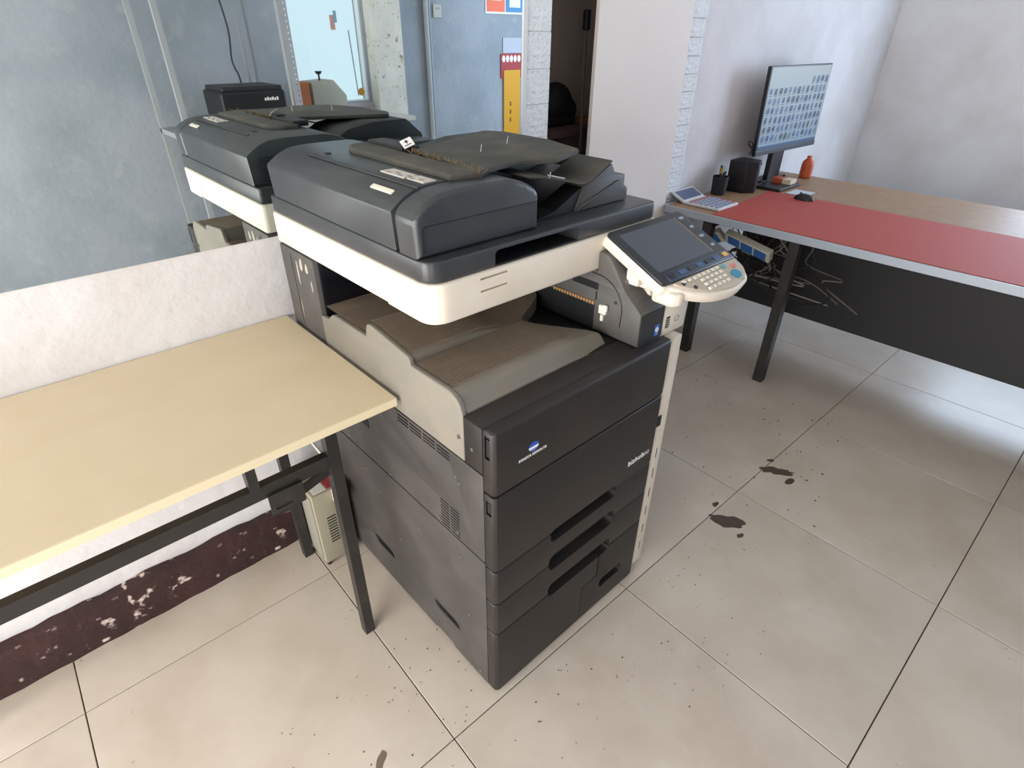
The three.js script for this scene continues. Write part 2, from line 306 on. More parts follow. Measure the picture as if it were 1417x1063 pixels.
// ---------------------------------------------------------------- the copier
const copier = thing('photocopier', 'large dark grey office photocopier with beige scanner, document feeder and tilted touch panel', 'photocopier');
{
  const C = copier;
  mesh('cabinet_body', [box(0.007, 0.582, 0.03, 0.742, -0.82, -0.036), box(0.01, 0.6, 0.742, 0.86, -0.84, -0.7)], blackPlastic, C);
  for (const [x, z] of [[0.06, -0.1], [0.6, -0.1], [0.06, -0.76], [0.6, -0.76]]) mesh('caster', [cyl(0.016, 0.016, 0.02, 16).rotateZ(Math.PI / 2).translate(x, 0.016, z), box(x - 0.014, x + 0.014, 0.018, 0.036, z - 0.012, z + 0.012)], blackPlastic, C);

  // side covers on the tray side, with finger slots and vents cut through
  const low = poly([[0.034, 0.01], [0.178, 0.01], [0.182, 0.02], [0.26, 0.02], [0.266, 0.012], [0.82, 0.012], [0.82, 0.484], [0.034, 0.484]], 0.003);
  low.holes.push(poly([[0.472, 0.122], [0.565, 0.122], [0.582, 0.138], [0.582, 0.152], [0.49, 0.152], [0.472, 0.138]], 0.008), poly([[0.151, 0.116], [0.246, 0.116], [0.262, 0.13], [0.262, 0.143], [0.168, 0.143], [0.151, 0.13]], 0.008));
  mesh('side_panel', exX(low, 0, 0.0065, 0.0015), darkPlastic, C);
  const upp = rect(0.034, 0.82, 0.488, 0.7415, 0.003);
  for (let gq = 0; gq < 4; gq++) for (let k = 0; k < 3; k++) upp.holes.push(rect(0.146 + gq * 0.052, 0.192 + gq * 0.052, 0.7115 + k * 0.009, 0.7155 + k * 0.009, 0.0015));
  for (let q = 0; q < 2; q++) for (let k = 0; k < 9; k++) upp.holes.push(rect(0.123 + q * 0.038, 0.156 + q * 0.038, 0.494 + k * 0.0095, 0.498 + k * 0.0095, 0.0015));
  for (let k = 0; k < 4; k++) upp.holes.push(rect(0.504 + k * 0.012, 0.511 + k * 0.012, 0.6, 0.64, 0.002));
  for (let k = 0; k < 3; k++) upp.holes.push(rect(0.44 + k * 0.014, 0.446 + k * 0.014, 0.7, 0.73, 0.002));
  mesh('side_panel', exX(upp, 0, 0.0065, 0.0015), darkPlastic, C);
  const screwAt = (y, z) => mesh('screw', [cyl(0.0045, 0.005, 0.004, 10).rotateZ(Math.PI / 2).translate(-0.001, y, z), box(-0.0036, -0.003, y - 0.0035, y + 0.0035, z - 0.0006, z + 0.0006)], metalGray, C);
  for (const [y, z] of [[0.684, -0.122], [0.672, -0.112], [0.507, -0.2], [0.499, -0.418], [0.44, -0.63], [0.43, -0.56], [0.261, -0.412], [0.434, -0.122], [0.512, -0.128], [0.04, -0.062], [0.385, -0.494], [0.39, -0.3], [0.51, -0.63], [0.24, -0.1]]) screwAt(y, z);

  // grey tray housing: side wall with the stepped outline, and the stepped bed behind it
  const prof = [[0.093, 0.745], [0.681, 0.745], [0.676, 0.868, 0.006], [0.64, 0.869, 0.012], [0.61, 0.893, 0.012], [0.447, 0.895, 0.004], [0.437, 0.93, 0.008], [0.421, 0.934, 0.008], [0.29, 0.917, 0.01], [0.268, 0.914, 0.01], [0.266, 0.896, 0.004], [0.131, 0.898, 0.02], [0.106, 0.888, 0.02], [0.091, 0.86, 0.012]];
  mesh('tray_side', exX(poly(prof), 0, 0.013, 0.0025, 3), grayPlastic, C);
  const smooth = (t) => { t = Math.max(0, Math.min(1, t)); return t * t * (3 - 2 * t); };
  function bed(zs, yf, xr, floorY) {                   // top sheet over z rows, with skirts down to floorY
    const N = 26, M = zs.length, pos = [];
    const P = (i, j) => { const z = zs[j], x = 0.0125 + (xr(z) - 0.0125) * i / N; return [x, yf(x, z), z]; };
    const quad = (a, b, c, d) => pos.push(...a, ...b, ...c, ...a, ...c, ...d);
    for (let j = 0; j < M - 1; j++) {
      for (let i = 0; i < N; i++) quad(P(i, j), P(i, j + 1), P(i + 1, j + 1), P(i + 1, j));
      const a = P(N, j), b = P(N, j + 1); quad(b, [b[0], floorY, b[2]], [a[0], floorY, a[2]], a);
    }
    for (let i = 0; i < N; i++) {
      let a = P(i, M - 1), b = P(i + 1, M - 1); quad(a, [a[0], floorY, a[2]], [b[0], floorY, b[2]], b);
      a = P(i, 0); b = P(i + 1, 0); quad(b, [b[0], floorY, b[2]], [a[0], floorY, a[2]], a);
    }
    const g = new THREE.BufferGeometry(); g.setAttribute('position', new THREE.Float32BufferAttribute(pos, 3)); g.computeVertexNormals();
    return toCreasedNormals(g, 0.5);
  }
  const lin = (a, b, n) => Array.from({ length: n + 1 }, (_, k) => a + (b - a) * k / n);
  const lowerY = (x, z) => (z < -0.131 ? 0.8955 : 0.8955 - 0.036 * smooth((z + 0.131) / 0.042) * (0.35 + 0.65 * (z + 0.131) / 0.042)) - 0.02 * smooth((x - 0.3) / 0.16);
  const lowerR = (z) => 0.33 + 0.115 * smooth((z + 0.275) / 0.15);
  mesh('lower_tray', bed([...lin(-0.27, -0.131, 6), ...lin(-0.126, -0.0915, 8)], lowerY, lowerR, 0.8), grayPlastic, C);
  const upperY = (x, z) => 0.913 + 0.02 * (-(z + 0.275) / 0.15) - 0.026 * smooth((x - 0.16) / 0.18);
  const upperR = (z) => 0.33 + 0.14 * smooth(-(z + 0.27) / 0.1);
  mesh('upper_tray', bed(lin(-0.437, -0.27, 8), upperY, upperR, 0.8), grayPlastic, C);
  mesh('rear_tray', bed(lin(-0.67, -0.437, 6), (x, z) => 0.893 - 0.004 * x, () => 0.47, 0.8), ribPlastic, C);
  // ribs: raised bars that follow each bed
  function ribs(zs, yf, xr, w, h, x0 = 0.014) {
    const out = [];
    for (const z of zs) {
      const xs = lin(x0, xr(z) - 0.004, 14), pos = [], quad = (a, b, c, d) => pos.push(...a, ...b, ...c, ...a, ...c, ...d);
      for (let k = 0; k < 14; k++) {
        const a = xs[k], b = xs[k + 1], ya = yf(a, z), yb = yf(b, z);
        quad([a, ya + h, z - w / 2], [a, ya + h, z + w / 2], [b, yb + h, z + w / 2], [b, yb + h, z - w / 2]);
        quad([a, ya - 0.001, z + w * 0.7], [b, yb - 0.001, z + w * 0.7], [b, yb + h, z + w / 2], [a, ya + h, z + w / 2]);
        quad([b, yb - 0.001, z - w * 0.7], [a, ya - 0.001, z - w * 0.7], [a, ya + h, z - w / 2], [b, yb + h, z - w / 2]);
      }
      const g = new THREE.BufferGeometry(); g.setAttribute('position', new THREE.Float32BufferAttribute(pos, 3)); g.computeVertexNormals(); out.push(g);
    }
    return out;
  }
  mesh('lower_tray_rest', ribs(lin(-0.26, -0.142, 17), lowerY, (z) => lowerR(z) - 0.01 - 0.07 * smooth((z + 0.22) / 0.08), 0.0072, 0.0004), ribPlastic, C).userData.kind = 'stuff';
  mesh('upper_tray_rest', ribs(lin(-0.428, -0.284, 24), upperY, upperR, 0.0062, 0.0004), ribPlastic, C).userData.kind = 'stuff';
  mesh('lower_tray_ribs', ribs(lin(-0.26, -0.142, 17), lowerY, (z) => lowerR(z) - 0.01 - 0.07 * smooth((z + 0.22) / 0.08), 0.0034, 0.0028), ribPlastic, C, 'brown ribbed paper rest').userData.kind = 'stuff';
  mesh('upper_tray_ribs', ribs(lin(-0.428, -0.284, 24), upperY, upperR, 0.003, 0.0022), ribPlastic, C, 'brown ribbed paper rest').userData.kind = 'stuff';
  mesh('rear_tray_ribs', ribs(lin(-0.6, -0.45, 24), (x, z) => 0.893 - 0.004 * x, () => 0.46, 0.003, 0.0022), ribPlastic, C, 'brown ribbed paper rest').userData.kind = 'stuff';
  mesh('tray_well', [box(0.32, 0.6, 0.78, 0.856, -0.66, -0.095)], blackPlastic, C);

  // black top frame and rounded front door with emblem
  mesh('front_frame', exX(poly([[0.034, 0.745], [0.0905, 0.745], [0.0905, 0.858], [0.034, 0.858, 0.004]]), 0, 0.582, 0.002), frontPlastic, C);
  screwAt(0.794, -0.063); screwAt(0.801, -0.106);
  const frontPlan = (x0, x1, rl, rr_) => poly([[x0, 0.0325], [x0, 0.0, rl], [x1, 0.0, rr_], [x1, 0.0325]].map((p) => [p[0], p[1], p[2] ?? 0.002]));
  const slotTool = (x0, x1, y0, y1, r, d = 0.026) => exZ(rect(x0, x1, y0, y1, r), -d, 0.02, 0, 2, 6);
  const fblock = (x0, x1, y0, y1, rl, rr_, b = 0.004) => exY(frontPlan(x0, x1, rl, rr_), y0, y1, b, 3, 10);
  const door = mesh('front_door', cut(fblock(0, 0.582, 0.702, 0.8605, 0.042, 0.02, 0.007), box(-0.01, 0.006, 0.794, 0.848, -0.026, -0.012)), frontPlastic, C);
  mesh('latch', rb(0.002, 0.008, 0.798, 0.84, -0.024, -0.015, 0.001), blackPlastic, door);
  // drawers with long finger slots
  const d1 = mesh('paper_drawer', cut(fblock(0, 0.582, 0.4795, 0.6985, 0.042, 0.02), slotTool(0.176, 0.424, 0.446, 0.487, 0.019), box(-0.01, 0.006, 0.646, 0.684, -0.026, -0.01)), frontPlastic, C);
  mesh('latch', rb(0.002, 0.008, 0.65, 0.678, -0.024, -0.013, 0.001), blackPlastic, d1);
  mesh('paper_drawer', cut(fblock(0, 0.582, 0.368, 0.476, 0.042, 0.02), slotTool(0.176, 0.424, 0.446, 0.487, 0.019), slotTool(0.176, 0.428, 0.342, 0.397, 0.022)), frontPlastic, C);
  mesh('paper_drawer', cut(fblock(0, 0.582, 0.2545, 0.3645, 0.042, 0.02), slotTool(0.176, 0.428, 0.342, 0.397, 0.022), slotTool(0.178, 0.428, 0.24, 0.288, 0.02)), frontPlastic, C);
  mesh('large_paper_drawer', cut(exY(poly([[0, 0.0325], [0, 0, 0.042], [0.385, 0, 0.002], [0.385, 0.0325]].map((p) => [p[0], p[1], p[2] ?? 0.002])), 0.012, 0.251, 0.004, 3, 10), box(0.32, 0.4, 0, 0.158, -0.05, 0.02), slotTool(0.178, 0.428, 0.24, 0.288, 0.02)), frontPlastic, C);
  mesh('large_paper_drawer', cut(cut(fblock(0.3225, 0.582, 0.012, 0.251, 0.002, 0.02), box(0.3, 0.3885, 0.155, 0.3, -0.05, 0.02)), slotTool(0.178, 0.428, 0.24, 0.288, 0.02), slotTool(0.404, 0.506, 0.086, 0.122, 0.017)), frontPlastic, C);
  mesh('slot_backing', [box(0.17, 0.51, 0.05, 0.49, -0.034, -0.028)], blackPlastic, C, 'dark backs of the finger slots');
  // emblem and lettering
  const zf = 0.0004;
  const ell = (rx, ry, y0, y1) => { const p = []; for (let k = 0; k <= 32; k++) { const a = k / 32 * Math.PI * 2, x = Math.cos(a) * rx, y = Math.sin(a) * ry; p.push([x, Math.max(y0, Math.min(y1, y))]); } return poly(p.slice(0, -1)); };
  const tilt = (g) => g.applyMatrix4(new THREE.Matrix4().makeTranslation(0.1065, 0.783, 0.0003));
  mesh('emblem_top', tilt(exZ(ell(0.0135, 0.0115, 0.0005, 0.02), 0, zf)), blueInk, door, 'blue globe emblem');
  mesh('emblem_base', tilt(exZ(ell(0.0135, 0.0115, -0.02, -0.0055), 0, zf)), mat(0x5a78c8, 0.4), door, 'blue globe emblem');
  mesh('emblem_band', tilt(exZ(ell(0.0137, 0.0115, -0.0055, 0.0005), 0, zf)), mat(0xe8ecf2, 0.4), door, 'white band of the emblem');
  const word = (s, size, x, y, z, f = font) => { const g = new TextGeometry(s, { font: f, size, depth: 0.0003, curveSegments: 3 }); g.computeBoundingBox(); return g.translate(x - g.boundingBox.min.x, y, z); };
  mesh('lettering', word('KONICA MINOLTA', 0.0066, 0.066, 0.7605, 0.0002), whiteInk, door, 'white maker lettering');
  const big = word('bizhub', 0.0155, 0.464, 0.523, 0.0002), bigger = word('552', 0.0115, 0.53, 0.523, 0.0002, fontRegular);
  mesh('lettering', [big, bigger], whiteInk, d1, 'white model lettering');

  // beige cover on the panel side
  mesh('right_cover', [exX(poly([[0.01, 0.03], [0.82, 0.03], [0.82, 0.852], [0.01, 0.852]], 0.004), 0.584, 0.638, 0.004), exX(poly([[0.034, 0.8545], [0.6, 0.8545], [0.6, 0.945], [0.034, 0.945]], 0.003), 0.574, 0.675, 0.002)], beigePlastic, C);
  for (let k = 0; k < 6; k++) mesh('cover_slot', box(0.613, 0.6165, 0.09 + k * 0.075, 0.125 + k * 0.075, -0.0105, -0.0095), blackPlastic, C, 'narrow dark slot');
  mesh('cover_clip', rb(0.588, 0.606, 0.585, 0.62, -0.02, -0.007, 0.003), blackPlastic, C);
  mesh('rating_label', box(0.588, 0.604, 0.874, 0.904, -0.0342, -0.0335), blackPlastic, C, 'small black label with white lines');
  mesh('rating_label_lines', [0, 1, 2, 3].map((k) => box(0.59, 0.602, 0.879 + k * 0.006, 0.8805 + k * 0.006, -0.0336, -0.0332)), whiteInk, C);
  mesh('round_mark', new THREE.TorusGeometry(0.0085, 0.0012, 6, 24).scale(1.2, 0.8, 0.4).translate(0.636, 0.888, -0.0335), mat(0x8a8680, 0.6), C, 'grey oval mark');

  // rear column carrying the scanner, and the dark inner wall
  mesh('rear_column', [exX(rect(0.672, 0.862, 0.745, 1.014, 0.004), 0, 0.075, 0.002), exX(rect(0.8, 0.806, 0.79, 1.0, 0.002), -0.0015, 0.004)], columnPlastic, C);
  const scuff = (z, y, w, h) => { const p = []; for (let k = 0; k < 12; k++) { const a = k / 12 * Math.PI * 2, q = 0.55 + 0.45 * rnd(); p.push([-z + Math.cos(a) * w * q, y + Math.sin(a) * h * q]); } return exX(poly(p, 0.002), -0.0006, 0.0002); };
  mesh('tape_residue', [scuff(-0.772, 0.955, 0.006, 0.04), scuff(-0.745, 0.985, 0.012, 0.02), scuff(-0.715, 0.98, 0.01, 0.016), scuff(-0.7, 0.94, 0.004, 0.02), scuff(-0.79, 0.85, 0.002, 0.03)], mat(0xb4aa9c, 0.8), C, 'pale tape residue');
  mesh('inner_wall', exZ(rect(0.012, 0.6, 0.86, 1.013, 0.012), -0.84, -0.668, 0.002), blackGloss, C);
  // column under the panel, with its shoulder sloping down to the front
  const colProf = poly([[0.034, 0.86], [0.034, 0.943, 0.003], [0.087, 0.986, 0.01], [0.113, 1.024, 0.01], [0.14, 1.056, 0.006], [0.17, 1.06, 0.003], [0.17, 1.013], [0.66, 1.013], [0.66, 0.86]]);
  const column = mesh('panel_column', exX(colProf, 0.477, 0.573, 0.002), columnPlastic, C);
  mesh('column_front', exZ(rect(0.479, 0.572, 0.863, 0.94, 0.003), -0.035, -0.0325), mat(0x2e2d2e, 0.5), column);
  mesh('blue_sticker', exZ(rect(0.5405, 0.5595, 0.868, 0.898, 0.002), -0.0326, -0.0321), mat(0x3a6cc0, 0.4), column, 'small blue square sticker');
  mesh('sticker_mark', [new THREE.TorusGeometry(0.005, 0.0012, 6, 20).translate(0.55, 0.885, -0.032), box(0.5492, 0.5508, 0.872, 0.892, -0.0323, -0.0318)], whiteInk, column);
  mesh('seam', tube([[0.4768, 1.005, -0.186], [0.4768, 1.004, -0.155], [0.4768, 0.996, -0.13], [0.4768, 0.982, -0.11], [0.4768, 0.962, -0.096], [0.4768, 0.938, -0.088], [0.4768, 0.894, -0.09]], 0.0014, 40, 6), blackPlastic, column, 'dark arched seam');
  mesh('paper_exit', [rb(0.4745, 0.48, 0.861, 0.926, -0.64, -0.17, 0.002), rb(0.4745, 0.48, 0.966, 0.983, -0.245, -0.163, 0.002), box(0.475, 0.478, 0.94, 0.962, -0.168, -0.1655)], blackPlastic, column, 'dark paper exit and slots');
  const rollers = [];
  for (let k = 0; k < 15; k++) rollers.push(rb(0.471, 0.477, 0.927, 0.935, -0.305 + k * 0.0092, -0.299 + k * 0.0092, 0.001, 1));
  mesh('exit_comb', rollers, mat(0xb08a60, 0.5), column, 'brass-coloured comb along the exit').userData.kind = 'stuff';
  mesh('lever', [rb(0.469, 0.478, 0.912, 0.934, -0.152, -0.13, 0.002), rb(0.467, 0.474, 0.922, 0.938, -0.138, -0.126, 0.002), rb(0.47, 0.478, 0.893, 0.91, -0.146, -0.138, 0.002)], mat(0xe6e2d8, 0.5), column, 'white plastic release lever');
  mesh('column_screw', cyl(0.004, 0.004, 0.003, 12).rotateZ(Math.PI / 2).translate(0.4762, 0.951, -0.108), mat(0x3a3634, 0.5), column);

  // scanner housing
  const scanPlan = poly([[0, 0.868, 0.012], [0, 0.172, 0.05], [0.705, 0.172, 0.02], [0.705, 0.868, 0.012]]);
  const scan = mesh('scanner_housing', cut(exY(scanPlan, 1.014, 1.0955, 0.006, 3, 12), exZ(rect(0.119, 0.193, 1.081, 1.085, 0.002), -0.176, -0.16), exZ(rect(0.119, 0.193, 1.0555, 1.0595, 0.002), -0.176, -0.16), box(-0.01, 0.3, 1.0, 1.0215, -0.9, -0.325)), beigePlastic, C);
  mesh('groove_backing', [box(0.117, 0.195, 1.0535, 1.087, -0.1775, -0.1755)], mat(0xa89a78, 0.7), scan, 'tan grooves in the front edge');
  mesh('hinge_plate', [rb(-0.0025, 0.003, 1.0235, 1.054, -0.352, -0.283, 0.001), ...[[1.048, -0.343], [1.048, -0.292], [1.029, -0.343], [1.029, -0.292], [1.038, -0.318]].map(([y, z]) => cyl(0.003, 0.003, 0.002, 10).rotateZ(Math.PI / 2).translate(-0.003, y, z))], mat(0xdedad0, 0.5), scan, 'pale screwed plate');
  // feeder base
  const base = mesh('feeder_base', cut(exY(poly([[0.002, 0.863, 0.012], [0.002, 0.177, 0.045], [0.694, 0.177, 0.016], [0.694, 0.863, 0.012]]), 1.097, 1.138, 0.005, 3, 12), exZ(rect(0.162, 0.406, 1.085, 1.13, 0.012), -0.25, -0.15)), feederPlastic, C);
  mesh('handle_recess', [box(0.16, 0.408, 1.0965, 1.1, -0.252, -0.18), box(0.155, 0.413, 1.099, 1.131, -0.252, -0.248)], blackPlastic, base);

  // document feeder: main cover, front cap, feed ridge
  const section = () => [[0.004, 1.139], [0.0, 1.214, 0.005], [0.03, 1.2345, 0.01], [0.06, 1.2465, 0.03], [0.1, 1.25, 0.02], [0.235, 1.249, 0.03], [0.275, 1.236, 0.03], [0.308, 1.216, 0.016], [0.308, 1.139]];
  const feeder = mesh('feeder_cover', exZ(poly(section()), -0.836, -0.2785, 0.004, 2, 8), feederPlastic, C);
  mesh('feeder_cap', cut(exZ(poly([[0.004, 1.139], [0.0, 1.212, 0.014], [0.02, 1.23, 0.016], [0.055, 1.2455, 0.03], [0.1, 1.25, 0.02], [0.235, 1.249, 0.03], [0.275, 1.236, 0.03], [0.308, 1.216, 0.016], [0.308, 1.139]]), -0.277, -0.203, 0.014, 5, 8), exZ(rect(0.014, 0.4, 1.12, 1.198, 0.008), -0.209, -0.15)), feederPlastic, C);
  mesh('cap_panel', rb(0.016, 0.304, 1.142, 1.1965, -0.22, -0.2075, 0.003), mat(0xffffff, 0.4, { map: dustMap([52, 55, 60], [70, 70, 70], 0.4, 0.4) }), C);
  mesh('rear_hinge_cover', exZ(poly([[0.2, 1.139], [0.2, 1.245, 0.01], [0.27, 1.235, 0.03], [0.33, 1.205, 0.04], [0.6, 1.198, 0.03], [0.655, 1.18, 0.03], [0.672, 1.15, 0.015], [0.672, 1.139]]), -0.8355, -0.72, 0.004, 2, 8), feederPlastic, C);
  const vents = [];
  for (let k = 0; k < 8; k++) vents.push(box(0.03, 0.075, 1.148 + k * 0.008, 1.151 + k * 0.008, -0.8375, -0.835));
  mesh('rear_vents', vents, blackPlastic, feeder).userData.kind = 'stuff';
  mesh('feeder_slot', bar([0.058, 1.2468, -0.72], [0.058, 1.2468, -0.27], 0.004, 0.003), blackPlastic, feeder, 'dark seam along the lid');
  mesh('lid_mark', box(0.085, 0.095, 1.249, 1.2505, -0.69, -0.675), blackPlastic, feeder);
  mesh('release_catch', [rb(-0.0055, 0.0055, -0.002, 0.002, -0.037, 0.037, 0.0015).rotateZ(0.45).translate(0.03, 1.236, -0.35)], mat(0xd8d2c0, 0.5), feeder, 'cream release catch');
  const ridgeS = poly([[0.13, 0.27], [0.2, 0.25], [0.2, 0.53], [0.215, 0.7], [0.16, 0.705, 0.02], [0.13, 0.66, 0.02]], 0.006);
  mesh('feed_ridge', exY(ridgeS, 1.246, 1.261, 0.006, 3, 4), dustyPlastic, C);
  const paper = mat(0xcfc8c0, 0.7);
  const lab = mesh('instruction_label', [box(0.076, 0.108, 1.2485, 1.2512, -0.43, -0.345), box(0.08, 0.11, 1.2485, 1.2512, -0.34, -0.285)], paper, feeder, 'whitish printed instruction label');
  mesh('label_print', [...Array(6)].map((_, k) => box(0.08 + (k % 2) * 0.008, 0.086 + (k % 2) * 0.008, 1.2511, 1.2515, -0.415 + k * 0.02, -0.4 + k * 0.02)), mat(0x8a8480, 0.8), lab);
  // paper guide with the white arrow tag
  mesh('paper_guide', [rb(0.2, 0.25, 1.252, 1.268, -0.69, -0.54, 0.004), rb(0.205, 0.235, 1.252, 1.274, -0.565, -0.535, 0.004)], blackPlastic, C);
  const tagM = new THREE.Matrix4().makeRotationFromEuler(new THREE.Euler(0.6, 0, 0.4)).scale(V3(0.75, 1, 0.62)).setPosition(0.213, 1.2765, -0.535);
  const tagG = mesh('guide_tag', exY(rect(-0.018, 0.018, -0.019, 0.019, 0.003), 0, 0.001).applyMatrix4(tagM), mat(0xe4e2e2, 0.6), C, 'white tag with a black arrow');
  mesh('tag_arrow', [exY(poly([[-0.008, 0.004], [0.006, 0.004], [-0.001, 0.014]]), 0.0009, 0.0014).applyMatrix4(tagM), box(-0.003, 0.001, 0.0009, 0.0014, -0.005, 0.003).applyMatrix4(tagM), box(-0.012, 0.01, 0.0009, 0.0014, 0.008, 0.011).applyMatrix4(tagM)], blackPlastic, tagG);
  const brushG = [];
  for (let k = 0; k < 70; k++) { const t = rnd(), x = 0.218 - 0.026 * t + rr(-0.006, 0.006), z = -0.53 + 0.28 * t; brushG.push(bar([x, 1.2555, z], [x + rr(-0.012, 0.012), 1.262 + rr(0, 0.007), z + rr(-0.012, 0.012)], 0.0016, 0.0012)); }
  mesh('feed_dust', brushG, mat(0x7c6848, 0.95), C, 'brown fluff along the feed slot').userData.kind = 'stuff';
  // sheet input tray
  const inTray = exY(poly([[0.226, 0.53], [0.3, 0.565], [0.541, 0.662, 0.02], [0.573, 0.607, 0.02], [0.572, 0.44, 0.02], [0.527, 0.296, 0.014], [0.505, 0.284, 0.01], [0.396, 0.246, 0.01], [0.325, 0.285, 0.03], [0.258, 0.273, 0.01], [0.185, 0.252]], 0.006), 1.251, 1.262, 0.004, 2, 5);
  const tray = mesh('input_tray', inTray, dustyPlastic, C);
  for (const [x, z] of [[0.325, -0.41], [0.445, -0.455]]) mesh('size_pin', cyl(0.0008, 0.0016, 0.018, 6).rotateX(0.25).translate(x, 1.27, z), mat(0xc8c4b4, 0.5), tray, 'thin upright pin');
  mesh('tray_support', [exZ(poly([[0.31, 1.139], [0.31, 1.21], [0.36, 1.236], [0.45, 1.25], [0.57, 1.25], [0.63, 1.2], [0.63, 1.139]], 0.008), -0.715, -0.5, 0.003)], blackPlastic, C);
  // exit tray below: folded plate and wedge body
  const sheet = [[0.312, 1.236], [0.36, 1.232], [0.43, 1.214], [0.47, 1.203], [0.49, 1.2], [0.515, 1.205], [0.583, 1.238]];
  const sheetS = poly([...sheet.map((p) => [p[0], p[1], 0.01]), ...sheet.slice().reverse().map((p) => [p[0], p[1] - 0.004, 0.01])]);
  mesh('exit_plate', exZ(sheetS, -0.36, -0.24, 0.001, 2, 6), dustyPlastic, C, 'bent olive-grey paper stop');
  mesh('exit_wedge', [exZ(poly([[0.425, 1.138], [0.64, 1.138], [0.64, 1.2, 0.006], [0.603, 1.203], [0.585, 1.23], [0.515, 1.199], [0.492, 1.194], [0.478, 1.17], [0.462, 1.138]].slice(1), 0.003), -0.3, -0.242, 0.002), exZ(poly([[0.468, 1.139], [0.65, 1.139], [0.65, 1.166, 0.004], [0.615, 1.19, 0.004], [0.48, 1.15]], 0.003), -0.3, -0.238, 0.002)], darkPlastic, C);
  mesh('exit_mark', [bar([0.365, 1.2335, -0.2395], [0.42, 1.219, -0.2395], 0.001, 0.0025), bar([0.37, 1.226, -0.2395], [0.374, 1.238, -0.2395], 0.001, 0.002)], mat(0xb8b4c0, 0.6), C, 'thin pale mark');
  mesh('exit_bay', [exZ(poly([[0.325, 1.138], [0.466, 1.138], [0.486, 1.19], [0.4, 1.15]], 0.002), -0.3, -0.246), box(0.306, 0.44, 1.138, 1.141, -0.5, -0.23), exZ(poly([[0.325, 1.138], [0.64, 1.138], [0.64, 1.19, 0.006], [0.61, 1.19, 0.004], [0.4, 1.15]], 0.003), -0.5, -0.302, 0.002)], blackPlastic, C);

  // tilted operating panel
  const a = THREE.MathUtils.degToRad(24.3);
  const panel = new THREE.Group(); panel.name = 'operating_panel';
  panel.applyMatrix4(new THREE.Matrix4().makeBasis(V3(1, 0, 0), V3(0, Math.sin(a), -Math.cos(a)), V3(0, Math.cos(a), Math.sin(a))).setPosition(0.49, 1.099, -0.167));
  C.add(panel);
  const W = 0.294;
  const outline = (e) => [[-e, e, 0.014], [W + e, e, 0.014], [W + e, -0.186, 0.01], [W + 0.002 + e, -0.222, 0.03], [0.272 + e, -0.256 - e, 0.03], [0.2, -0.271 - e, 0.04], [0.11, -0.256 - e, 0.05], [0.046 - e * 0.5, -0.218 - e, 0.03], [0.02 - e, -0.19 - e, 0.01], [-e, -0.186 - e, 0.012]];
  mesh('panel_body', [exZ(poly(outline(0.0025)), -0.03, -0.003, 0.006, 4, 8), exZ(poly([[0.04, -0.02], [0.26, -0.02], [0.26, -0.16], [0.04, -0.16]], 0.02), -0.055, -0.028, 0.008, 3)], beigePlastic, panel);
  mesh('bezel', exZ(poly([[0, 0, 0.014], [W, 0, 0.014], [W + 0.003, -0.192, 0.006], [0.028, -0.188, 0.004], [0.0, -0.186, 0.012]]), -0.006, 0.003, 0.0025, 3, 6), bezelPlastic, panel);
  mesh('touch_screen', rb(0.024, 0.245, -0.152, -0.019, 0.0012, 0.0036, 0.0008), mat(0x464c58, 0.22), panel, 'grey switched-off touch screen');
  mesh('screen_edge', [box(0.246, 0.2485, -0.153, -0.018, 0.002, 0.0042)], mat(0x8a7a60, 0.4), panel);
  mesh('key_strip', exZ(rect(0.026, 0.288, -0.187, -0.161, 0.004), 0.002, 0.0048, 0.001), mat(0x27364f, 0.3), panel, 'dark blue key strip');
  for (let k = 0; k < 5; k++) mesh('strip_key', rb(0.075 + k * 0.036, 0.1 + k * 0.036, -0.18, -0.168, 0.0045, 0.0065, 0.001), k % 2 ? bezelPlastic : mat(0x3c557f, 0.35), panel);
  mesh('indicator', rb(0.262, 0.28, -0.181, -0.168, 0.0045, 0.0066, 0.001), mat(0xe0b060, 0.4), panel, 'amber indicator');
  mesh('port_hole', [box(0.034, 0.056, -0.181, -0.163, 0.0046, 0.0052), box(0.038, 0.052, -0.178, -0.166, 0.0048, 0.0058)], blackPlastic, panel);
  for (let k = 0; k < 4; k++) mesh('side_mark', box(0.262 + (k % 2) * 0.004, 0.28, -0.03 - k * 0.036, -0.022 - k * 0.036, 0.0028, 0.0034), mat(0x9aa4b8, 0.5), panel, 'pale printed mark');
  mesh('keypad', exZ(poly([[0.03, -0.19, 0.006], [W - 0.002, -0.193, 0.006], [W - 0.002, -0.222, 0.03], [0.268, -0.25, 0.03], [0.2, -0.264, 0.04], [0.112, -0.249, 0.05], [0.05, -0.212, 0.03]]), -0.005, 0.002, 0.002, 3, 8), mat(0xb8ac9a, 0.5), panel, 'cream rounded keypad');
  const keyM = mat(0xe4ddd0, 0.45);
  const keyG = clean(rb(-0.0062, 0.0062, -0.0042, 0.0042, 0, 0.004, 0.0015, 1));
  for (let r = 0; r < 4; r++) for (let k = 0; k < 5; k++) { const m = piece('key', keyG, keyM, panel); m.position.set(0.122 + k * 0.0195 - r * 0.002, -0.2 - r * 0.0135, 0.0018); }
  for (let k = 0; k < 3; k++) { const m = piece('key', keyG, keyM, panel); m.position.set(0.062 + k * 0.021, -0.199 - k * 0.001, 0.0018); }
  for (const [u, v] of [[0.056, -0.203], [0.078, -0.2225], [0.115, -0.2395]]) mesh('round_key', cyl(0.0048, 0.0048, 0.003, 16).rotateX(Math.PI / 2).translate(u, v, 0.003), blackPlastic, panel, 'round black key');
